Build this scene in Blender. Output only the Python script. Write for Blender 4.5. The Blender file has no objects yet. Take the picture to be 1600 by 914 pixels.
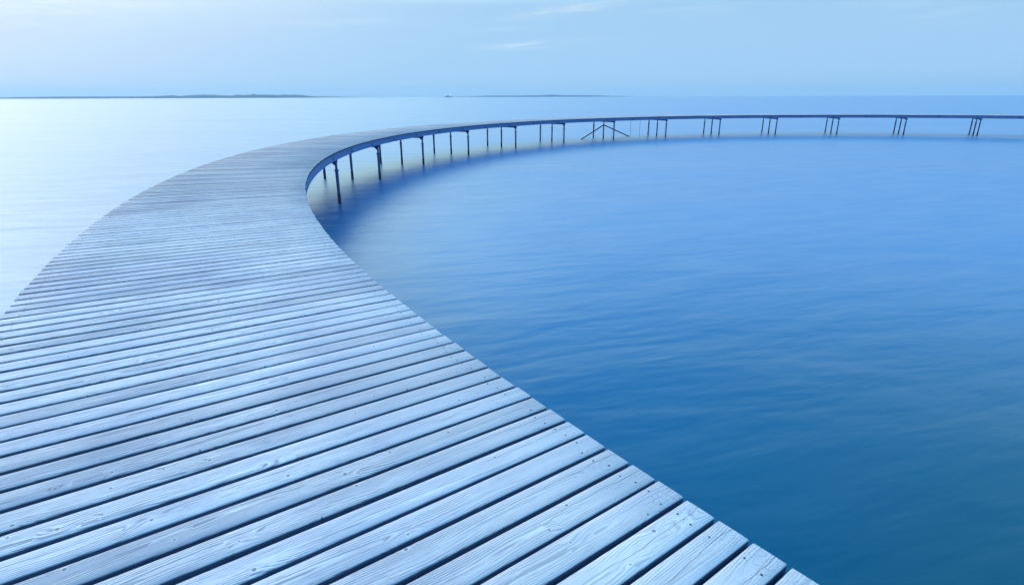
import bpy, math, random
from mathutils import Matrix, Vector
random.seed(7)
R = math.radians
sc = bpy.context.scene
C = sc.collection

# ------------------------------------------------------------------ camera
DECK = 1.581            # deck top above the water
CAM_Z = DECK + 1.504    # tripod height on the deck
CX, CY = 24.7686, 19.7543
R_IN, R_OUT = 30.0, 32.627
pitch, roll = 0.33068, -0.003274
F = Vector((0, math.cos(pitch), -math.sin(pitch)))
Rt = Vector((1, 0, 0)); Up = Vector((0, math.sin(pitch), math.cos(pitch)))
R2 = Rt*math.cos(roll) + Up*math.sin(roll)
U2 = -Rt*math.sin(roll) + Up*math.cos(roll)
cam = bpy.data.cameras.new('camera')
cam.sensor_width = 36; cam.lens = 889.54/1600*36
cam.clip_start = 0.05; cam.clip_end = 60000
co = bpy.data.objects.new('camera', cam); C.objects.link(co)
m = Matrix((R2, U2, -F)).transposed().to_4x4(); m.translation = (0, 0, CAM_Z)
co.matrix_world = m
sc.camera = co

# ------------------------------------------------------------------ light
SUN_AZ, SUN_EL = -62, 28         # degrees left of the view direction, height
sc.view_settings.view_transform = 'Standard'; sc.view_settings.look = 'None'
sc.view_settings.exposure = 0.0; sc.view_settings.gamma = 1.0
sc.view_settings.use_curve_mapping = False

class X:
    """tiny expression builder over Math nodes"""
    nt = None
    def __init__(s, v): s.v = v
    @staticmethod
    def op(name, *a):
        n = X.nt.nodes.new('ShaderNodeMath'); n.operation = name
        for i, q in enumerate(a):
            q = q.v if isinstance(q, X) else q
            if isinstance(q, (int, float)): n.inputs[i].default_value = q
            else: X.nt.links.new(q, n.inputs[i])
        return X(n.outputs[0])
    def __add__(s, o): return X.op('ADD', s, o)
    __radd__ = __add__
    def __sub__(s, o): return X.op('SUBTRACT', s, o)
    def __rsub__(s, o): return X.op('SUBTRACT', o, s)
    def __mul__(s, o): return X.op('MULTIPLY', s, o)
    __rmul__ = __mul__
    def __truediv__(s, o): return X.op('DIVIDE', s, o)
    def __neg__(s): return X.op('MULTIPLY', s, -1)
    def pw(s, o): return X.op('POWER', s, o)
def mx(a, b): return X.op('MAXIMUM', a, b)
def mn(a, b): return X.op('MINIMUM', a, b)
def clamp(a): return mx(mn(a, 1.0), 0.0)
def exp(a): return X.op('EXPONENT', a)
def gauss(a, c, w): d = (a - c)*(1.0/w); return exp(-(d*d))
def smooth(a, lo, hi):
    n = X.nt.nodes.new('ShaderNodeMapRange'); n.interpolation_type = 'SMOOTHSTEP'
    X.nt.links.new(a.v, n.inputs['Value'])
    n.inputs['From Min'].default_value = lo; n.inputs['From Max'].default_value = hi
    return X(n.outputs['Result'])
def vec(x, y, z):
    n = X.nt.nodes.new('ShaderNodeCombineXYZ')
    for i, q in enumerate((x, y, z)):
        q = q.v if isinstance(q, X) else q
        if isinstance(q, (int, float)): n.inputs[i].default_value = q
        else: X.nt.links.new(q, n.inputs[i])
    return n.outputs[0]
def sep(v):
    n = X.nt.nodes.new('ShaderNodeSeparateXYZ'); X.nt.links.new(v, n.inputs[0])
    return [X(o) for o in n.outputs]
def noise(v, scale=1.0, detail=3.0, rough=0.5, dist=0.0):
    n = X.nt.nodes.new('ShaderNodeTexNoise'); X.nt.links.new(v, n.inputs['Vector'])
    n.inputs['Scale'].default_value = scale; n.inputs['Detail'].default_value = detail
    n.inputs['Roughness'].default_value = rough; n.inputs['Distortion'].default_value = dist
    return X(n.outputs['Fac'])
def mixc(f, a, b):
    n = X.nt.nodes.new('ShaderNodeMix'); n.data_type = 'RGBA'
    for i, q in ((0, f), (6, a), (7, b)):
        q = q.v if isinstance(q, X) else q
        if isinstance(q, (int, float)): n.inputs[i].default_value = q
        elif isinstance(q, tuple): n.inputs[i].default_value = (*q, 1)
        else: X.nt.links.new(q, n.inputs[i])
    return n.outputs[2]
def addc(a, f, col):
    n = X.nt.nodes.new('ShaderNodeMix'); n.data_type = 'RGBA'; n.blend_type = 'ADD'
    X.nt.links.new(f.v, n.inputs[0]); X.nt.links.new(a, n.inputs[6]); n.inputs[7].default_value = (*col, 1)
    return n.outputs[2]

w = bpy.data.worlds.new('World'); sc.world = w; w.use_nodes = True
nt = w.node_tree; nt.nodes.clear(); X.nt = nt
out = nt.nodes.new('ShaderNodeOutputWorld')
tc = nt.nodes.new('ShaderNodeTexCoord')
dx, dy, dz = sep(tc.outputs['Generated'])
el = X.op('ARCSINE', dz)*(180/math.pi)
az = X.op('ARCTAN2', dx, dy)*(180/math.pi)
elp = mx(el, 0.0)
# sky gradient: pale low down; higher up shaped to light the water and boards
sky = mixc(smooth(elp, 0, 9), (.375, .610, .880), (.365, .600, .845))
sky = mixc(smooth(elp, 7.6, 11.5), sky, (1.50, 1.86, 1.74))
sky = mixc(smooth(elp, 11, 29), sky, (.13, .84, 1.58))
sky = mixc(smooth(elp, 7.6, 13)*smooth(az, 5, 55)*0.42, sky, (.06, .58, 1.24))
sky = mixc(smooth(elp, 45, 85), sky, (.26, .82, 1.70))
# broad thin-cloud glow on the sun's side
ca, sa = math.cos(R(SUN_EL)), math.sin(R(SUN_EL))
sdir = (ca*math.sin(R(SUN_AZ)), ca*math.cos(R(SUN_AZ)), sa)
cosg = dx*sdir[0] + dy*sdir[1] + dz*sdir[2]
ang = X.op('ARCCOSINE', clamp(cosg*0.9999))*(180/math.pi)
sky = addc(sky, gauss(az, SUN_AZ, 34)*smooth(elp, -9, 30)*(1.0 - smooth(elp, 40, 75)), (.95, .56, .16))
sky = addc(sky, gauss(az, -52, 26)*smooth(elp, 4, 22)*(1.0 - smooth(elp, 34, 60)), (2.95, 2.45, 1.20))
sky = addc(sky, gauss(ang, 0, 14), (2.0, 1.8, 1.4))
sky = addc(sky, gauss(az, -14, 17)*smooth(elp, 7.6, 13)*(1.0 - smooth(elp, 18, 32)), (.66, .84, .28))  # extra glow above the view, added to brighten the water inside the ring
sky = addc(sky, gauss(az, -46, 20)*(1.0 - smooth(elp, 3.5, 8)), (.11, .04, .0))
# greenish clearing low on the left
sky = addc(sky, gauss(az, -24, 13)*gauss(elp, 12, 6.0), (.11, .06, .0))
# thin high cirrus, drawn out nearly level and rising to the right
cz = elp - az*0.03
n1 = noise(vec(az*0.10, cz*1.1, 3.1), 1.0, 3, .5, .3)
cir = smooth(n1, .50, .78)*smooth(elp, 3.0, 6.5)
sky = addc(sky, cir, (.05, .035, .015))
n2 = noise(vec(az*0.35, cz*2.6, 9.0), 1.0, 6, .62, .5)
wisp = gauss(az, 1.2, 3.2)*gauss(elp - az*0.05, 4.42, .30)*smooth(n2, .34, .62)
sky = addc(sky, wisp, (.20, .14, .06))
wisp2 = gauss(az, 5.5, 5.5)*gauss(elp - az*0.11, 6.85, .42)*smooth(n2, .30, .65)
sky = addc(sky, wisp2, (.17, .11, .0))
wisp3 = gauss(az, -37, 6)*smooth(n2, .42, .66)*smooth(elp, 3.5, 6)
sky = addc(sky, wisp3, (.06, .045, .02))
bg = nt.nodes.new('ShaderNodeBackground'); nt.links.new(sky, bg.inputs[0]); bg.inputs[1].default_value = 1.0
st = nt.nodes.new('ShaderNodeTexSky'); st.sky_type = 'NISHITA'; st.sun_disc = False
st.sun_elevation = R(SUN_EL); st.sun_rotation = R(SUN_AZ)
tint = nt.nodes.new('ShaderNodeMix'); tint.data_type = 'RGBA'; tint.blend_type = 'MULTIPLY'; tint.inputs[0].default_value = 1
nt.links.new(st.outputs[0], tint.inputs[6]); tint.inputs[7].default_value = (.3, .6, 1, 1)
bg2 = nt.nodes.new('ShaderNodeBackground'); nt.links.new(tint.outputs[2], bg2.inputs[0]); bg2.inputs[1].default_value = 0.012
ads = nt.nodes.new('ShaderNodeAddShader'); nt.links.new(bg.outputs[0], ads.inputs[0]); nt.links.new(bg2.outputs[0], ads.inputs[1])
nt.links.new(ads.outputs[0], out.inputs['Surface'])

sun = bpy.data.lights.new('sun', 'SUN'); sun.energy = 1.3; sun.angle = R(20); sun.color = (.84, .94, 1.0)
so = bpy.data.objects.new('sun', sun); C.objects.link(so)
so.rotation_euler = Vector(sdir).to_track_quat('Z', 'Y').to_euler()

# ------------------------------------------------------------------ materials
def material(name):
    mt = bpy.data.materials.new(name); mt.use_nodes = True
    X.nt = mt.node_tree
    b = mt.node_tree.nodes['Principled BSDF']
    return mt, b
def lk(a, b): X.nt.links.new(a.v if isinstance(a, X) else a, b)
def pos():
    g = X.nt.nodes.new('ShaderNodeNewGeometry'); return g.outputs['Position']
def objco():
    g = X.nt.nodes.new('ShaderNodeTexCoord'); return g.outputs['Object']
def bump(h, strength, dist, normal=None):
    b = X.nt.nodes.new('ShaderNodeBump'); b.inputs['Strength'].default_value = strength
    b.inputs['Distance'].default_value = dist; lk(h, b.inputs['Height'])
    if normal is not None: X.nt.links.new(normal, b.inputs['Normal'])
    return b.outputs[0]
def attr(n):
    a = X.nt.nodes.new('ShaderNodeAttribute'); a.attribute_name = n; return a

# water: the smoothed sea of a long exposure
mat_water, b = material('sea_water')
px, py, pz = sep(pos())
b.inputs['IOR'].default_value = 1.75
b.inputs['Specular Tint'].default_value = (.06, .58, 1.0, 1)
nA = noise(vec(px*0.45 + py*0.15, py*1.5 - px*0.45, 0.0), 1.0, 3, .5, .3)
nB = noise(vec(px*1.9 + py*0.8, py*6.5 - px*2.4, 5.0), 1.0, 4, .6, .2)
nC = noise(vec(px*0.03, py*0.10, 2.0), 1.0, 4, .6, .3)
# deep blue water, darker and greener in a soft patch right of the camera
qx = px - 5.0; qy = py - 0.0
dark_patch = exp(-((qx*qx + qy*qy)*(1/55.0)))
deep = mixc(smooth(nC, .3, .7), (.004, .116, .300), (.006, .132, .330))
lk(mixc(clamp(dark_patch*1.15), deep, (.003, .042, .042)), b.inputs['Base Color'])
lk(0.34 + (nC - 0.5)*0.10 + (nA - 0.5)*0.10, b.inputs['Roughness'])
nD = noise(vec(px*0.13 + py*0.03, py*0.32 - px*0.08, 9.0), 1.0, 4, .6, .3)
n_ = bump(nD, 0.13, 0.50)
n_ = bump(nA, 0.24, 0.12, n_)
n_ = bump(nB, 0.13, 0.026, n_)
X.nt.links.new(n_, b.inputs['Normal'])

# weathered deck boards
mat_wood, b = material('weathered_board')
u, v, h = sep(attr('plank_co').outputs['Vector'])
seed = X(attr('plank_rnd').outputs['Fac'])
s17 = seed*37.0
low = noise(vec(u*0.9, s17, 1.0), 1.0, 2, .5)
low2 = noise(vec(u*0.7, s17, 7.0), 1.0, 2, .5)
wob = noise(vec(u*3.0, v*22, s17), 1.0, 3, .55)
# knots: scattered points, the rings sweep round each of them
vo = X.nt.nodes.new('ShaderNodeTexVoronoi'); vo.feature = 'F1'
kx = u*6.0 + s17*3.1; ky = v*6.0 + s17
X.nt.links.new(vec(kx, ky, s17*5), vo.inputs['Vector']); vo.inputs['Scale'].default_value = 1.0
vx, vy, vz = sep(vo.outputs['Position'])
ku = (vx - kx)*(1/6.0); kv = (vy - ky)*(1/6.0)
kr = sep(vo.outputs['Color'])
keep = smooth(kr[0], .60, .62)
kd = X.op('SQRT', ku*ku + kv*kv) + (wob - 0.5)*0.004
d = v + (seed - 0.5)*0.05 + (low - 0.5)*0.17
hh = 0.005 + 0.040*low2
r = X.op('SQRT', d*d + hh*hh) + (wob - 0.5)*0.010 + keep*exp(-(ku*ku*150.0) - kv*kv*1500.0)*0.020
ph = X.op('FRACT', r*118.0)
zone = smooth(noise(vec(u*1.4, v*18, s17*2), 1.0, 3, .6), .38, .54)
late = smooth(ph, .40, .82)*(1.0 - smooth(ph, .84, .97))*zone
pale = smooth(ph, .0, .10)*(1.0 - smooth(ph, .12, .34))*zone
fine = noise(vec(u*11, v*230, s17), 1.0, 4, .65)
fine2 = noise(vec(u*38, v*520, s17), 1.0, 3, .65)
stain = noise(vec(u*1.3, v*5 + s17*0.5, s17*0.13), 1.0, 4, .55)
geo = noise(pos(), 0.55, 3, .55)
px, py, pz = sep(pos())
col = mixc(late*0.88, (.56, .51, .56), (.19, .19, .235))
col = mixc(pale*0.62, col, (.84, .78, .76))
col = mixc(smooth(fine, .52, .64)*0.60, col, (.68, .64, .62))
col = mixc((1.0 - smooth(fine, .34, .46))*0.62, col, (.25, .23, .235))
col = mixc(smooth(fine2, .56, .68)*0.50, col, (.20, .19, .205))
col = mixc(smooth(stain, .48, .68)*0.45, col, (.27, .28, .35))
col = mixc(smooth(geo, .48, .66)*0.45, col, (.23, .215, .31))
mottle = noise(vec(px*0.35, py*0.35, 3.0), 1.0, 3, .6)
col = mixc(smooth(py, 6.0, 10.5)*(0.35 + mottle*0.5)*0.85, col, (.235, .22, .25))  # boards darker and greyer farther along the deck
# the ends over the inner edge are bleached palest
col = mixc((1.0 - smooth(u, .25, 1.3))*(1.0 - smooth(py, 2.0, 6.0))*0.40, col, (.66, .63, .62))
# mould specks towards the ends of the boards
en = X.op('ABSOLUTE', u - 1.31)
spk = noise(vec(u*110, v*230, s17), 1.0, 2, .55)
col = mixc(smooth(spk, .55, .68)*smooth(en, .95, 1.30)*0.62, col, (.12, .145, .25))
# knot hearts and drying cracks
kr_ = 0.003 + kr[1]*0.0045
core = keep*(1.0 - smooth(kd - kr_, -0.0015, .0015))
halo = keep*gauss(kd - kr_, .0035, .0025)
col = mixc(halo*0.28, col, (.80, .73, .68))
col = mixc(core*0.75, col, (.13, .12, .13))
crk = noise(vec(u*1.6, s17*2, 2.0), 1.0, 4, .6)
cline = 1.0 - smooth(X.op('ABSOLUTE', v - (crk - 0.5)*0.10 - (seed - 0.5)*0.06), .0004, .0011)
cr = cline*smooth(en, .55, 1.0)*smooth(X.op('FRACT', seed*7.3), .45, .5)
col = mixc(cr*0.8, col, (.06, .07, .09))
# unbleached flanks, with the shade of the gaps painted into their dark tone
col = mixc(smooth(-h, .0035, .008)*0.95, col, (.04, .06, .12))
# board to board colour
tone = X.op('FRACT', seed*13.7)
hs = X.nt.nodes.new('ShaderNodeHueSaturation'); X.nt.links.new(col, hs.inputs['Color'])
lk(0.89 + tone*0.22, hs.inputs['Value'])
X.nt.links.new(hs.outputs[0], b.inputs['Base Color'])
lk(0.72 + late*0.08 + (stain - 0.5)*0.25, b.inputs['Roughness'])
b.inputs['Specular IOR Level'].default_value = 0.14
hgt = late*0.6 + fine*0.9 + pale*0.3 - core*1.2 - cr*2.0 - fine2*0.3
X.nt.links.new(bump(hgt, 0.8, 0.0016), b.inputs['Normal'])

def simple(name, c1, c2, scale, rough, bmp=0.0, metal=0.0, stretch=1.0):
    mt, b = material(name)
    x, y, z = sep(objco())
    n = noise(vec(x, y, z*stretch), scale, 5, .6)
    lk(mixc(smooth(n, .35, .68), c1, c2), b.inputs['Base Color'])
    b.inputs['Roughness'].default_value = rough; b.inputs['Metallic'].default_value = metal
    if bmp: X.nt.links.new(bump(n, 0.5, bmp), b.inputs['Normal'])
    return mt
mat_screw = simple('rusted_screw', (.035, .03, .03), (.07, .05, .045), 900, .6)
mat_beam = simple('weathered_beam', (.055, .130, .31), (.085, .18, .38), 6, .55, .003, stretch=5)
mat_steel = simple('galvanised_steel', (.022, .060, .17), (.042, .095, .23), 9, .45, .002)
mat_wet = simple('algae_covered_steel', (.005, .014, .040), (.010, .026, .060), 14, .5, .006)
mat_hull = simple('ship_hull_paint', (.012, .03, .10), (.02, .045, .13), .2, .5)
mat_white = simple('white_ship_paint', (.86, .86, .86), (.90, .90, .90), .3, .4)
mat_sail = simple('sailcloth', (.80, .80, .78), (.86, .86, .84), 2, .8)
mat_lamp, b = material('lit_ship_lamp')
b.inputs['Emission Color'].default_value = (.95, .97, 1, 1); b.inputs['Emission Strength'].default_value = 3
mat_land = simple('coastal_fields', (.04, .07, .12), (.08, .11, .16), .004, .9)
mat_trees = simple('coastal_woodland', (.022, .040, .085), (.035, .055, .10), .02, .9)

# ------------------------------------------------------------------ helpers
class MB:
    def __init__(s): s.v = []; s.f = []; s.mi = []; s.a = None
    def add(s, vs, fs, mi=0):
        o = len(s.v); s.v += [tuple(q) for q in vs]
        for f in fs: s.f.append(tuple(i + o for i in f)); s.mi.append(mi)
    def tube(s, a, b_, r1, r2=None, n=14, cap=True, mi=0):
        a, b_ = Vector(a), Vector(b_); r2 = r1 if r2 is None else r2
        d = (b_ - a).normalized(); t = d.orthogonal().normalized(); q = d.cross(t)
        vs = []
        for c, r_ in ((a, r1), (b_, r2)):
            for i in range(n):
                k = 2*math.pi*i/n; vs.append(c + t*math.cos(k)*r_ + q*math.sin(k)*r_)
        fs = [(i, (i + 1) % n, n + (i + 1) % n, n + i) for i in range(n)]
        if cap: fs += [tuple(range(n - 1, -1, -1)), tuple(range(n, 2*n))]
        s.add(vs, fs, mi)
    def box(s, c, ax, ay, az_, hx, hy, hz, mi=0):
        c = Vector(c); ax, ay, az_ = Vector(ax)*hx, Vector(ay)*hy, Vector(az_)*hz
        vs = [c + ax*i + ay*j + az_*k for i in (-1, 1) for j in (-1, 1) for k in (-1, 1)]
        s.add(vs, [(0, 1, 3, 2), (4, 6, 7, 5), (0, 4, 5, 1), (2, 3, 7, 6), (0, 2, 6, 4), (1, 5, 7, 3)], mi)
    def prism(s, pts, off, mi=0):
        n = len(pts); off = Vector(off); vs = [Vector(p) for p in pts] + [Vector(p) + off for p in pts]
        s.add(vs, [tuple(range(n - 1, -1, -1)), tuple(range(n, 2*n))] + [(i, (i + 1) % n, n + (i + 1) % n, n + i) for i in range(n)], mi)
    def build(s, name, mats, parent=None, smooth_=False):
        me = bpy.data.meshes.new(name); me.from_pydata(s.v, [], s.f); me.validate(); 
        import bmesh
        bm = bmesh.new(); bm.from_mesh(me); bmesh.ops.recalc_face_normals(bm, faces=bm.faces); bm.to_mesh(me); bm.free()
        for q in (mats if isinstance(mats, (list, tuple)) else [mats]): me.materials.append(q)
        for p_, mi in zip(me.polygons, s.mi):
            p_.material_index = mi; p_.use_smooth = smooth_
        if smooth_: me.set_sharp_from_angle(angle=R(35))
        o = bpy.data.objects.new(name, me); C.objects.link(o)
        if parent: o.parent = parent
        return o
def empty(name, loc=(0, 0, 0), label=None, cat=None, group=None):
    o = bpy.data.objects.new(name, None); C.objects.link(o); o.location = loc; o.empty_display_size = 1
    if label: o['label'] = label
    if cat: o['category'] = cat
    if group: o['group'] = group
    return o

# ------------------------------------------------------------------ the sea
mb = MB(); N = 96; radii = [0, 60, 400, 3000, 14000]
vs = [(0, 0, 0)]; fs = []
for k, rr in enumerate(radii[1:]):
    for i in range(N):
        t = 2*math.pi*i/N; vs.append((rr*math.cos(t), rr*math.sin(t), 0))
for i in range(N): fs.append((0, 1 + i, 1 + (i + 1) % N))
for k in range(len(radii) - 2):
    a, c_ = 1 + k*N, 1 + (k + 1)*N
    for i in range(N): fs.append((a + i, c_ + i, c_ + (i + 1) % N, a + (i + 1) % N))
mb.add(vs, fs); water = mb.build('water', mat_water); water['kind'] = 'structure'
if water.data.polygons[0].normal.z < 0: water.data.flip_normals()

# ------------------------------------------------------------------ far coast
def dirxy(azd): return Vector((math.sin(R(azd)), math.cos(R(azd)), 0))
def ridge(name, kind, prof, dist, depth, mat, jag, seed_, bumpy=0, label=None, step=.05):
    """prof: list of (azimuth deg, height m); a real ridge of land with width"""
    rnd = random.Random(seed_)
    a0, a1 = prof[0][0], prof[-1][0]; n = int((a1 - a0)/step)
    def hgt(a):
        for (p0, h0), (p1, h1) in zip(prof, prof[1:]):
            if p0 <= a <= p1:
                t = (a - p0)/(p1 - p0); t = t*t*(3 - 2*t); return h0 + (h1 - h0)*t
        return 0
    wob = [rnd.uniform(-1, 1) for _ in range(n + 2)]
    rows = 7; vs = []; fs = []
    for i in range(n + 1):
        a = a0 + (a1 - a0)*i/n
        edge = min(1, i/6, (n - i)/6)
        for j in range(rows):
            t = j/(rows - 1); dd = dist + depth*t
            env = math.sin(math.pi*min(1, t*1.05))**.6 if 0 < j < rows - 1 else 0
            z = 0.95*hgt(a)*env*edge*(1 + jag*wob[i]*(0.6 + .4*rnd.random()))
            p = dirxy(a)*(dd + rnd.uniform(-.02, .02)*depth); vs.append((p.x, p.y, z - (1.0 if env == 0 else 0) + .5))
    for i in range(n):
        for j in range(rows - 1):
            a = i*rows + j; fs.append((a, a + 1, a + rows + 1, a + rows))
    m_ = MB(); m_.add(vs, fs); o = m_.build(name, mat, smooth_=False); o['kind'] = kind
    if label: o['label'] = label
    return o
# left coast: pale far hills, nearer fields and a ragged line of woods
ridge('hills', 'structure', [(-34, 2), (-31, 32), (-27, 36), (-22, 38), (-17.5, 22), (-13, 4), (-11, 1)], 9500, 1800, mat_land, .06, 1, step=.12)
ridge('coastal_land', 'structure', [(-46, 3), (-38, 16), (-33, 20), (-28, 22), (-22, 26), (-18, 16), (-15, 3)], 7200, 700, mat_land, .06, 2, step=.12)
ridge('woodland', 'stuff', [(-46, 7), (-40, 8), (-39.4, 14), (-37, 18), (-35, 19), (-33.5, 15), (-31, 19), (-30.2, 23), (-29.4, 30), (-28.8, 22), (-28, 31),
      (-27.2, 34), (-26.2, 33), (-25.6, 28), (-24.9, 25), (-24.4, 37), (-24.1, 30), (-23.4, 34), (-23.1, 44), (-22.9, 33), (-22, 34), (-21, 30), (-20.6, 36), (-20.2, 30),
      (-19.8, 35), (-19.2, 30), (-18.6, 20), (-18.1, 12), (-17.6, 6), (-17.0, 2)], 6900, 260, mat_trees, .10, 3, step=.035)
# centre coast behind the ship
ridge('hills', 'structure', [(-6.5, 1), (-4, 12), (-2, 25), (1, 24), (3.6, 30), (5.5, 27), (8, 22), (10, 10), (11.6, 1)], 9200, 1600, mat_land, .05, 5, step=.10)
ridge('woodland', 'stuff', [(-3.4, 6), (-1.8, 20), (0, 17), (2.6, 25), (3.9, 31), (4.5, 25), (6, 22), (7.2, 22), (8.6, 14), (9.6, 8), (10.6, 2)], 8800, 250, mat_trees, .12, 6, step=.04)

# ------------------------------------------------------------------ cargo ship
p = dirxy(-5.95)*6200
ship = empty('cargo_ship', (p.x, p.y, 0), 'small dark-hulled cargo ship with white superstructure on the horizon', 'cargo ship')
side = Vector((math.cos(R(-5.95)), -math.sin(R(-5.95)), 0)); ship.rotation_euler = (0, 0, math.atan2(side.y, side.x) + .45)
mb = MB()   # hull 88 m long, x is along the ship, bow at -x
prof = [(-46, 11, 0.6), (-43, 9.5, 2.2), (-36, 7.5, 5.5), (-28, 6.8, 7), (30, 6.8, 7), (38, 7.6, 6.2), (42, 8, 5)]
vs = []; fs = []
for x, z, hw in prof: vs += [(x, -hw, z), (x, hw, z), (x + (4 if x < -40 else 0), hw*.75, -3), (x + (4 if x < -40 else 0), -hw*.75, -3)]
for i in range(len(prof) - 1):
    a = i*4; fs += [(a + j, a + (j + 1) % 4, a + 4 + (j + 1) % 4, a + 4 + j) for j in range(4)]
fs += [(0, 1, 2, 3), tuple(len(vs) - 4 + j for j in (3, 2, 1, 0))]
mb.add(vs, fs); mb.build('hull', mat_hull, ship)
ex, ey, ez = (1, 0, 0), (0, 1, 0), (0, 0, 1)
mb = MB(); mb.box((30, 0, 13), ex, ey, ez, 11, 6, 8.2); mb.box((29, 0, 24), ex, ey, ez, 8, 5.5, 3.2); mb.box((28.5, 0, 27), ex, ey, ez, 4.5, 6.4, 2)
sup = mb.build('superstructure', mat_white, ship)
mb = MB(); mb.box((35, 0, 29), ex, ey, ez, 2, 1.6, 4.5); mb.build('funnel', mat_hull, sup)
mb = MB(); mb.tube((27, 0, 29), (27, 0, 38), .6, .3, 8); mb.box((27, 0, 34), ex, ey, ez, .3, 3, .3); mb.build('mast', mat_white, sup)
mb = MB(); mb.box((-37, 0, 14.5), ex, ey, ez, 5.5, 4, 5); mb.box((-38, 0, 18.6), ex, ey, ez, 2.5, 3, 1.2); mb.build('forecastle', mat_white, ship)
mb = MB(); mb.tube((-38, 0, 17), (-38, 0, 26), .5, .3, 8); mb.build('foremast', mat_white, ship)
mb = MB()
for x, hgt_ in ((-22, 2.5), (-8, 4.5), (6, 3.2)): mb.box((x, 0, 6.8 + hgt_), ex, ey, ez, 6, 5.6, hgt_)
mb.build('cargo', mat_hull, ship)

for (x, y, z) in ((26.5, 0, 39), (20, -6.6, 24), (-38, 0, 27)):
    mb = MB()
    n_r, n_s = 6, 10; vs = [(x + 1.7*math.sin(math.pi*i/n_r)*math.cos(2*math.pi*j/n_s), y + 1.7*math.sin(math.pi*i/n_r)*math.sin(2*math.pi*j/n_s), z + 1.7*math.cos(math.pi*i/n_r)) for i in range(1, n_r) for j in range(n_s)]
    fs = [(i*n_s + j, i*n_s + (j + 1) % n_s, (i + 1)*n_s + (j + 1) % n_s, (i + 1)*n_s + j) for i in range(n_r - 2) for j in range(n_s)]
    fs += [tuple(range(n_s)), tuple((n_r - 2)*n_s + j for j in range(n_s - 1, -1, -1))]
    mb.add(vs, fs); mb.build('deck_lamp', mat_lamp, ship)

# ------------------------------------------------------------------ sailing boat
p = dirxy(11.9)*3600
boat = empty('sailing_boat', (p.x, p.y, 0), 'tiny white sailing boat alone on the horizon beyond the bridge', 'sailing boat'); boat.rotation_euler = (0, 0, .5)
mb = MB(); vs = []; fs = []
for x, hw, z in ((-4.6, 1.1, 1.1), (-2, 1.6, 1.1), (1.5, 1.5, 1.2), (4, .7, 1.35), (5.2, .05, 1.5)):
    vs += [(x, -hw, z), (x, hw, z), (x*.92, 0, -.4)]
for i in range(4):
    a = i*3; fs += [(a + j, a + (j + 1) % 3, a + 3 + (j + 1) % 3, a + 3 + j) for j in range(3)]
fs += [(0, 1, 2), (14, 13, 12)]
mb.add(vs, fs); mb.build('hull', mat_white, boat)
mb = MB(); mb.tube((.6, 0, 1), (.6, 0, 13.5), .09, .05, 8); mb.build('mast', mat_white, boat)
mb = MB(); mb.tube((.6, 0, 13.5), (.6, 0, 14.4), .45, .45, 10); mb.build('masthead_lamp', mat_lamp, boat)
mb = MB(); mb.prism([(.4, 0, 2.2), (-4.2, .5, 2.3), (.4, .1, 13)], (0, .05, 0)); mb.build('mainsail', mat_sail, boat)
mb = MB(); mb.prism([(.9, 0, 11.5), (4.9, 0, 1.7), (.9, -.5, 2)], (0, .05, 0)); mb.build('jib', mat_sail, boat)

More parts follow.
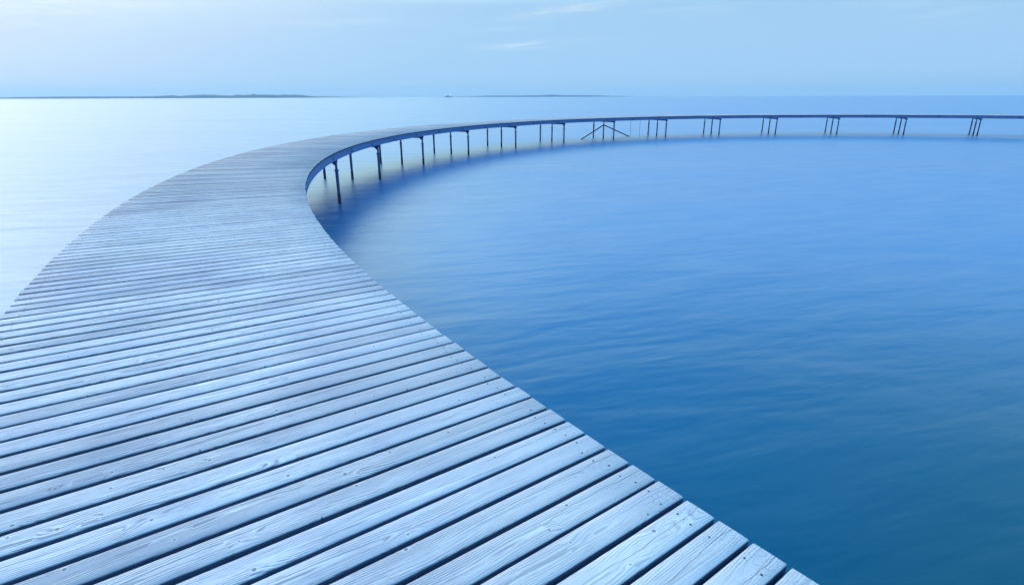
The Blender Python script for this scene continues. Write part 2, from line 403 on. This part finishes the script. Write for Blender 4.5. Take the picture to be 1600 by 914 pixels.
# ------------------------------------------------------------------ the ring bridge
bridge = empty('footbridge', (CX, CY, 0), 'circular timber footbridge on thin piles curving out over the sea', 'footbridge')
def pol(r_, deg, z=0.0): return Vector((r_*math.cos(R(deg)), r_*math.sin(R(deg)), z))
NP = 1320; PITCH = 360/NP; W_ = 0.1222; T_ = 0.045
rnd = random.Random(11)
mb = MB(); A_co = []; A_r = []
near = -141.4
for k in range(NP):
    ang_ = -145.3105 + PITCH*(k + .5)
    dn = abs((ang_ - near + 180) % 360 - 180)
    close = dn < 25
    er = R(ang_ + rnd.uniform(-.0035, .0035)) ; rad = Vector((math.cos(er), math.sin(er), 0)); tan = Vector((-math.sin(er), math.cos(er), 0))
    r0 = R_IN + rnd.uniform(-.004, .005); r1 = R_OUT + rnd.uniform(-.006, .006)
    z0 = DECK + rnd.uniform(-.0016, .0012)*(1 if dn < 18 else 2); tilt = R(rnd.gauss(0, .28 if dn < 18 else .6)); wv = W_/2 + rnd.uniform(-.0012, .0010)
    sd = rnd.random(); bow = rnd.uniform(-.0015, .0015); cup = rnd.uniform(.0000, .0008)
    prof = [(-wv, -T_), (-wv, -.0045), (-wv + .0009, -.0018), (-wv + .003, -.0004), (-wv*.5, cup*.7), (0, cup), (wv*.5, cup*.7),
            (wv - .003, -.0004), (wv - .0009, -.0018), (wv, -.0045), (wv, -T_)]
    us = [0, .003, .35, .9, 1.31, 1.75, 2.3, r1 - r0 - .003, r1 - r0] if close else [0, .003, r1 - r0 - .003, r1 - r0]
    vs = []; n = len(prof)
    for i, uu in enumerate(us):
        endz = -.002 if i in (0, len(us) - 1) else 0
        s_ = bow*math.sin(uu/2.63*math.pi)
        for (pv, pz_) in prof:
            zz = z0 + pz_ + (endz if pz_ > -.02 else 0) + math.tan(tilt)*pv
            q = rad*(r0 + uu) + tan*(pv + s_); vs.append((q.x, q.y, zz))
            A_co.append((uu, pv, pz_)); A_r.append(sd)
    fs = []
    for i in range(len(us) - 1):
        for j in range(n): fs.append((i*n + j, i*n + (j + 1) % n, (i + 1)*n + (j + 1) % n, (i + 1)*n + j))
    fs += [tuple(range(n)), tuple((len(us) - 1)*n + j for j in range(n - 1, -1, -1))]
    mb.add(vs, fs)
    # screw heads, sunk in small dark holes, over the three stringers
    if dn < 35:
        for rr, sp in ((.10, (-.036, .033)), (2.52, (-.036, .033))):
            for pv in sp:
                if rnd.random() < .12: continue
                uu = rr + rnd.uniform(-.02, .02); pv += rnd.uniform(-.006, .006)
                zz = z0 + .0016 + math.tan(tilt)*pv
                cc = rad*(r0 + uu) + tan*pv; rs = rnd.uniform(.0036, .0048)
                vs = [(cc.x + rs*math.cos(t*math.pi/4), cc.y + rs*math.sin(t*math.pi/4), zz) for t in range(8)] + \
                     [(cc.x + rs*math.cos(t*math.pi/4), cc.y + rs*math.sin(t*math.pi/4), zz - .003) for t in range(8)]
                mb.add(vs, [tuple(range(8))] + [(t, 8 + t, 8 + (t + 1) % 8, (t + 1) % 8) for t in range(8)], 1)
                A_co += [(uu, pv, 0)]*16; A_r += [sd]*16
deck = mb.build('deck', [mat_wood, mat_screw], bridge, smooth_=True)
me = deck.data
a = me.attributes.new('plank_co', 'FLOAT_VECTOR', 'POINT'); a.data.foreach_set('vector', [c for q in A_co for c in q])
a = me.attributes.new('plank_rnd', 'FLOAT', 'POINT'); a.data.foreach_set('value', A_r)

# curved beams under the boards, from bent to bent
Z1 = DECK - T_ - .002
def ring_beam(rc, wd, ht, name, mat, z1=Z1, joints=True):
    m_ = MB(); n = 360; vs = []; fs = []
    for i in range(n):
        d_ = 360*i/n
        for (rr, zz) in ((rc - wd/2, z1), (rc + wd/2, z1), (rc + wd/2, z1 - ht), (rc - wd/2, z1 - ht)):
            q = pol(rr, d_, zz); vs.append(q)
    for i in range(n):
        a_, b_ = i*4, ((i + 1) % n)*4
        for j in range(4): fs.append((a_ + j, a_ + (j + 1) % 4, b_ + (j + 1) % 4, b_ + j))
    m_.add(vs, fs)
    return m_.build(name, mat, bridge, smooth_=True)
ib = ring_beam(R_IN + .055, .07, .19, 'edge_beam', mat_beam)
ob = ring_beam(R_OUT - .055, .07, .19, 'edge_beam', mat_beam)
ring_beam(31.28, .09, .17, 'centre_beam', mat_beam)
def splice(parent, rc, sgn, first):
    if first: return first.copy()
    m_ = MB()
    m_.box((0, 0, 0), ex, ey, ez, .004, .07, .06)
    for i in (-1, 1):
        for j in (-1, 1): m_.tube((0, i*.045, j*.035), (sgn*.014, i*.045, j*.035), .009, n=6)
    return m_.build('splice_plate', mat_steel, parent)
first = None
for k in range(30):
    d_ = 41 + 5*k
    sp = splice(ib, R_IN + .016, -1, first)
    if first: C.objects.link(sp); sp.parent = ib
    first = first or sp
    sp.location = pol(R_IN + .015, d_, Z1 - .095); sp.rotation_euler = (0, 0, R(d_))

BENTS = [194.4, 184.32, 174.12, 164.21, 154.38, 144.35, 134.38, 124.39, 114.33, 104.51, 94.76, 84.89, 75.12, 65.45, 55.6, 45.6, 35.6]
RP = (30.15, 31.28, 32.42)
BT = Z1 - .19           # underside of the ring beams
proto = {}
def pile_mesh(which):
    """upper tube, wider driven sleeve below it, wet foot; local origin at the pile's axis on the water line"""
    m_ = MB(); top = BT - .10
    m_.tube((0, 0, .93), (0, 0, top), .036, n=16)
    m_.tube((0, 0, top - .012), (0, 0, top), .052, n=16)
    return m_
def sleeve_mesh():
    m_ = MB()
    m_.tube((0, 0, -1.5), (0, 0, .30), .051, n=18, mi=1)
    m_.tube((0, 0, .30), (0, 0, 1.00), .048, n=18)
    m_.tube((0, 0, .96), (0, 0, 1.03), .056, n=18)
    for k in range(4):
        t = k*math.pi/2 + .4
        c_ = Vector((.060*math.cos(t), .060*math.sin(t), .995)); m_.tube(c_, c_ + Vector((.024*math.cos(t), .024*math.sin(t), 0)), .010, n=6)
    return m_
piles = {}
for bi, th in enumerate(BENTS):
    rd, tg = pol(1, th), pol(1, th + 90)
    m_ = MB()
    sh = .16 if bi == 0 else 0
    c_ = pol(31.32 + sh/2, th, BT - .05); m_.box(c_, rd, tg, ez, 1.22 - sh/2, .045, .05)
    hb = m_.build('cross_beam', mat_steel, bridge)
    for pi_, rr in enumerate(RP):
        c_ = pol(rr + (sh if pi_ == 0 else 0), th)
        if bi == 0 and pi_ == 0:
            pl = pile_mesh(0).build('pile', mat_steel, bridge, True)
            sl = sleeve_mesh().build('sleeve', [mat_steel, mat_wet], pl, True)
            base_p, base_s = pl, sl
        else:
            pl = base_p.copy(); C.objects.link(pl); pl.parent = bridge
            sl = base_s.copy(); C.objects.link(sl); sl.parent = pl
        pl.location = c_; pl.rotation_euler = (R(rnd.uniform(-.25, .25)), R(rnd.uniform(-.25, .25)), rnd.uniform(0, 6))
        piles[(bi, pi_)] = pl
    # haunch plates at the inner pile head
    m_ = MB()
    c_ = pol(RP[0] + sh, th, BT - .10)
    m_.prism([c_ + rd*.03 - tg*.006, c_ + rd*.15 - tg*.006, c_ + rd*.03 - tg*.006 - Vector((0, 0, .11))], tg*.012)
    if bi > 1: m_.prism([c_ + tg*.03 - rd*.006, c_ + tg*.13 - rd*.006, c_ + tg*.03 - rd*.006 - Vector((0, 0, .07))], rd*.012)
    if bi > 1: m_.prism([c_ - tg*.03 - rd*.006, c_ - tg*.13 - rd*.006, c_ - tg*.03 - rd*.006 - Vector((0, 0, .07))], rd*.012)
    m_.build('haunch_plate', mat_steel, hb)
# raking struts from the middle pile of one bent
th = 124.39; ap = pol(31.28, th, 1.02)
for (rr, dg) in ((31.70, 127.87), (32.18, 118.15)):
    ft = pol(rr, dg, 0); e_ = ft + (ft - ap)*.6
    m_ = MB(); m_.tube(ap, e_, .040, n=14); m_.build('raking_strut', mat_wet, bridge, True)
# thin steel ties between outer piles, heading down under water
for th in (134.38, 124.39, 114.33):
    for s_ in (0, 1):
        r0, r1 = (RP[2] - .06, RP[2] - .26) if s_ else (RP[0] + .06, RP[0] + .26)
        m_ = MB(); m_.tube(pol(r0, th, BT - .12), pol(r1 - (.1 if s_ else -.1), th, -.7), .007, n=6); m_.build('tie_rod', mat_steel, bridge)
for (rr, dg) in ((32.38, 117.63), (31.08, 117.85)):
    m_ = MB(); m_.tube(pol(rr, dg, BT + .1), pol(rr, dg, -.8), .011, n=6); m_.build('hanging_rod', mat_steel, bridge)

# ------------------------------------------------------------------ air
HAZE = 7.5e-5
mb = MB(); mb.box((0, 0, 79), ex, ey, ez, 14500, 14500, 81)
hz = mb.build('haze', [bpy.data.materials.new('sea_haze')]); hz['kind'] = 'stuff'
mt = hz.data.materials[0]; mt.use_nodes = True; X.nt = mt.node_tree
mt.node_tree.nodes.remove(mt.node_tree.nodes['Principled BSDF'])
pv_ = mt.node_tree.nodes.new('ShaderNodeVolumePrincipled'); pv_.inputs['Density'].default_value = HAZE
pv_.inputs['Color'].default_value = (.52, .76, 1.0, 1); pv_.inputs['Anisotropy'].default_value = 0.2
mt.node_tree.links.new(pv_.outputs[0], mt.node_tree.nodes['Material Output'].inputs['Volume'])
